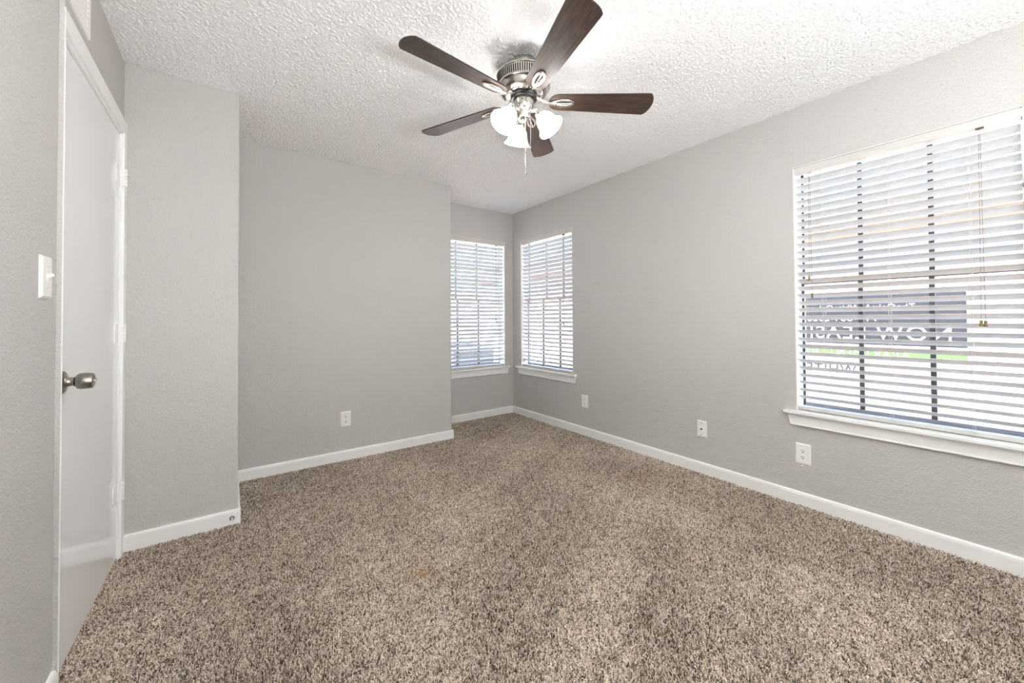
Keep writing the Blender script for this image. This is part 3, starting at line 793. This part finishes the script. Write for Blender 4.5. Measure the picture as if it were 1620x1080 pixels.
for y in (0.29, 2.015):
    MB().box((-0.018, y - 1.15 - 0.015, -0.05), (0.018, y - 1.15 + 0.015, 1.36 - GZ)).build('post', M['white'], sg)
def words(ws, size, name, m, spacing, y, z, gap):
    for wd_ in ws:
        o = text_mesh(wd_, size, name, m, sg, spacing); sloc(o, y, z)
        y += max(v.co.x for v in o.data.vertices) + gap
words(('NOW', 'LEASING'), 0.150, 'large_lettering', M['white'], 1.12, 0.395, 0.962, 0.055)
o = text_mesh('713-864-2326', 0.072, 'phone_number', M['white'], sg, 1.15); sloc(o, 0.80, 1.107)
o = text_mesh('TheOaksAtWhiteOak.com', 0.062, 'web_address', M['white'], sg, 1.1); sloc(o, 0.585, 1.200)
words(('APARTMENT', 'HOMES'), 0.070, 'stripe_lettering', M['white'], 1.35, 0.62, 0.822, 0.07)
words(('WHITE', 'OAK'), 0.100, 'name_lettering', M['greytext'], 1.15, 0.935, 0.668, 0.06)
o = text_mesh('4003', 0.050, 'number_lettering', M['greytext'], sg, 1.1); sloc(o, 0.76, 0.672)
# neighbouring building across the yard
nb = empty('neighbour_building', (9.0, 2.0, GZ)); tag(nb, 'pale stucco building with tan eave seen across the yard through the right-wall windows', 'building')
MB().box((0, -9, 0), (5, 24, 2.95)).build('stucco_wall', M['stucco'], nb)
MB().box((-0.50, -9.3, 2.86), (-0.46, 24.3, 2.99)).build('fascia', M['fascia'], nb)
mb = MB(); vs = [(-0.5, -9.3, 2.97), (-0.5, 24.3, 2.97), (5.5, 24.3, 2.97), (5.5, -9.3, 2.97), (2.5, -9.3, 4.0), (2.5, 24.3, 4.0)]
mb.add(vs, [(0, 1, 5, 4), (3, 4, 5, 2), (0, 4, 3), (1, 2, 5), (0, 3, 2, 1)]); mb.build('roof', M['roof'], nb)
# garden wall to the north, beyond the alcove window
fn = empty('garden_wall', (0.5, 9.5, GZ)); tag(fn, 'pale garden wall seen through the blind of the forward-facing window', 'wall')
MB().box((-8, 0, 0), (8.48, 0.2, 2.2)).build('wall_panel', M['white'], fn)
MB().box((-8.05, -0.04, 2.2), (8.48, 0.24, 2.27)).build('coping', M['white'], fn)
# air conditioner condenser
ac = empty('air_conditioner', (3.45, 6.3, GZ)); tag(ac, 'blue-grey outdoor air conditioner unit seen low through the forward-facing window', 'air conditioner')
MB().rbox((-0.42, -0.42, 0.06), (0.42, 0.42, 0.86), 0.03).build('cabinet', M['steel'], ac)
mb = MB()
for k in range(14): mb.box((-0.40, -0.432, 0.12 + k * 0.05), (0.40, -0.418, 0.14 + k * 0.05))
mb.build('grille', M['slotgrey'], ac)
MB().lathe([(0.0001, 0.861), (0.34, 0.861), (0.34, 0.885), (0.30, 0.89), (0.0001, 0.875)], 32).build('fan_guard', M['dark'], ac)
MB().box((-0.5, -0.5, 0), (0.5, 0.5, 0.06)).build('pad', M['stucco'], ac)

# ================================================================ CARPET PILE (uncountable: one object)
STAINS = ((0.705, 1.672, 0.045, 0.75), (2.04, 3.22, 0.08, 0.55), (2.35, 1.75, 0.16, 0.30), (2.35, 2.55, 0.14, 0.28), (1.15, 2.55, 0.12, 0.2))
def carpet():
    rng = np.random.default_rng(11)
    dens = 62000
    x0, x1, y0, y1 = L - 0.014, R - 0.014, -0.25, B - 0.014
    n = int((x1 - x0) * (y1 - y0) * dens)
    X = rng.uniform(x0, x1, n); Y = rng.uniform(y0, y1, n)
    k = ~((X < E + 0.015) & (Y > D - 0.015)) & ~((X < C + 0.015) & (Y > A - 0.015))
    k &= (X > L + 0.002) | ((Y > DY0 + 0.005) & (Y < DY1 - 0.012))
    # only floor the photographed view (with a wide margin) can see
    sx = X * r2.x + Y * r2.y + (0 - CAM.z) * r2.z; sz = X * fw.x + Y * fw.y + (0 - CAM.z) * fw.z
    su = X * u2.x + Y * u2.y + (0 - CAM.z) * u2.z
    k &= (sz > 0.3) & (np.abs(sx / np.maximum(sz, .01)) < 1.62) & (su / np.maximum(sz, .01) > -1.12)
    dist = np.hypot(X, Y)
    keep = rng.uniform(0, 1, n) < np.clip(1.35 - 0.16 * dist, 0.55, 1.0)
    k &= keep
    X, Y, dist = X[k], Y[k], dist[k]; n = len(X)
    # smooth random fields: lean direction and brushed pile sheen put into the tone
    def field(seed, wl, oct=3):
        r = np.random.default_rng(seed); f = np.zeros(n)
        for o in range(oct * 5):
            w_ = wl * (0.5 ** (o // 5)) * r.uniform(0.7, 1.3); th = r.uniform(0, 2 * PI); ph = r.uniform(0, 2 * PI)
            f += (0.6 ** (o // 5)) * np.sin(2 * PI * (X * np.cos(th) + Y * np.sin(th)) / w_ + ph + 1.3 * np.sin(2 * PI * (X * np.sin(th * 1.7) + Y * np.cos(th * 1.7)) / (w_ * 1.4)))
        return f / 3.4
    lean = field(3, 0.9); big = field(5, 1.3); fine = field(9, 0.10, 2)
    la = 1.5 * lean + 0.6
    amp = 0.45 + 0.25 * np.tanh(big)
    th = la + rng.normal(0, 1.8, n); tl = np.clip(amp * 0.9 + rng.normal(0, 0.30, n), -0.2, 1.25)
    length = rng.uniform(0.0125, 0.0175, n)
    curl = rng.uniform(-1.8, 1.8, n)
    K = 4
    P = np.zeros((n, K, 3)); P[:, 0, 0] = X; P[:, 0, 1] = Y; P[:, 0, 2] = FL
    ang = th.copy(); seg = length / (K - 1)
    for i in range(1, K):
        t_ = np.clip(tl * (0.35 + 0.65 * i), -0.3, 1.45)
        P[:, i, 0] = P[:, i - 1, 0] + seg * np.sin(t_) * np.cos(ang)
        P[:, i, 1] = P[:, i - 1, 1] + seg * np.sin(t_) * np.sin(ang)
        P[:, i, 2] = P[:, i - 1, 2] + seg * np.cos(t_)
        ang = ang + curl
    P[:, :, 0] = np.clip(P[:, :, 0], L - 0.02, R - 0.0145)
    rad = np.zeros((n, K)); base = rng.uniform(0.0011, 0.0016, n) * (1 + 0.06 * dist)
    for i, f in enumerate((0.8, 1.0, 1.0, 0.55)): rad[:, i] = base * f
    tone = np.clip(rng.beta(1.25, 1.1, n) * 0.96 + 0.02 + 0.06 * np.tanh(1.2 * big) + 0.08 * fine, 0, 1)
    hc = bpy.data.hair_curves.new('carpet_pile')
    hc.add_curves([K] * n)
    hc.attributes['position'].data.foreach_set('vector', P.reshape(-1).astype(np.float32)) if 'position' in hc.attributes else None
    ra = hc.attributes.get('radius') or hc.attributes.new('radius', 'FLOAT', 'POINT')
    ra.data.foreach_set('value', rad.reshape(-1).astype(np.float32))
    st = np.zeros(n)
    for sx_, sy_, sr_, sa_ in STAINS: st = np.maximum(st, sa_ * np.exp(-((X - sx_) ** 2 + (Y - sy_) ** 2) / sr_ ** 2))
    sa = hc.attributes.new('stain', 'FLOAT', 'CURVE'); sa.data.foreach_set('value', st.astype(np.float32))
    ta = hc.attributes.new('tone', 'FLOAT', 'CURVE'); ta.data.foreach_set('value', tone.astype(np.float32))
    hc.update_tag()
    o = new_obj('carpet_pile', hc, M['yarn'])
    tag(o, 'brown and beige flecked frieze carpet pile covering the whole floor', 'carpet', kind='stuff')
    print('PILE', n)
carpet()
scene.cycles_curves.shape = 'RIBBONS'
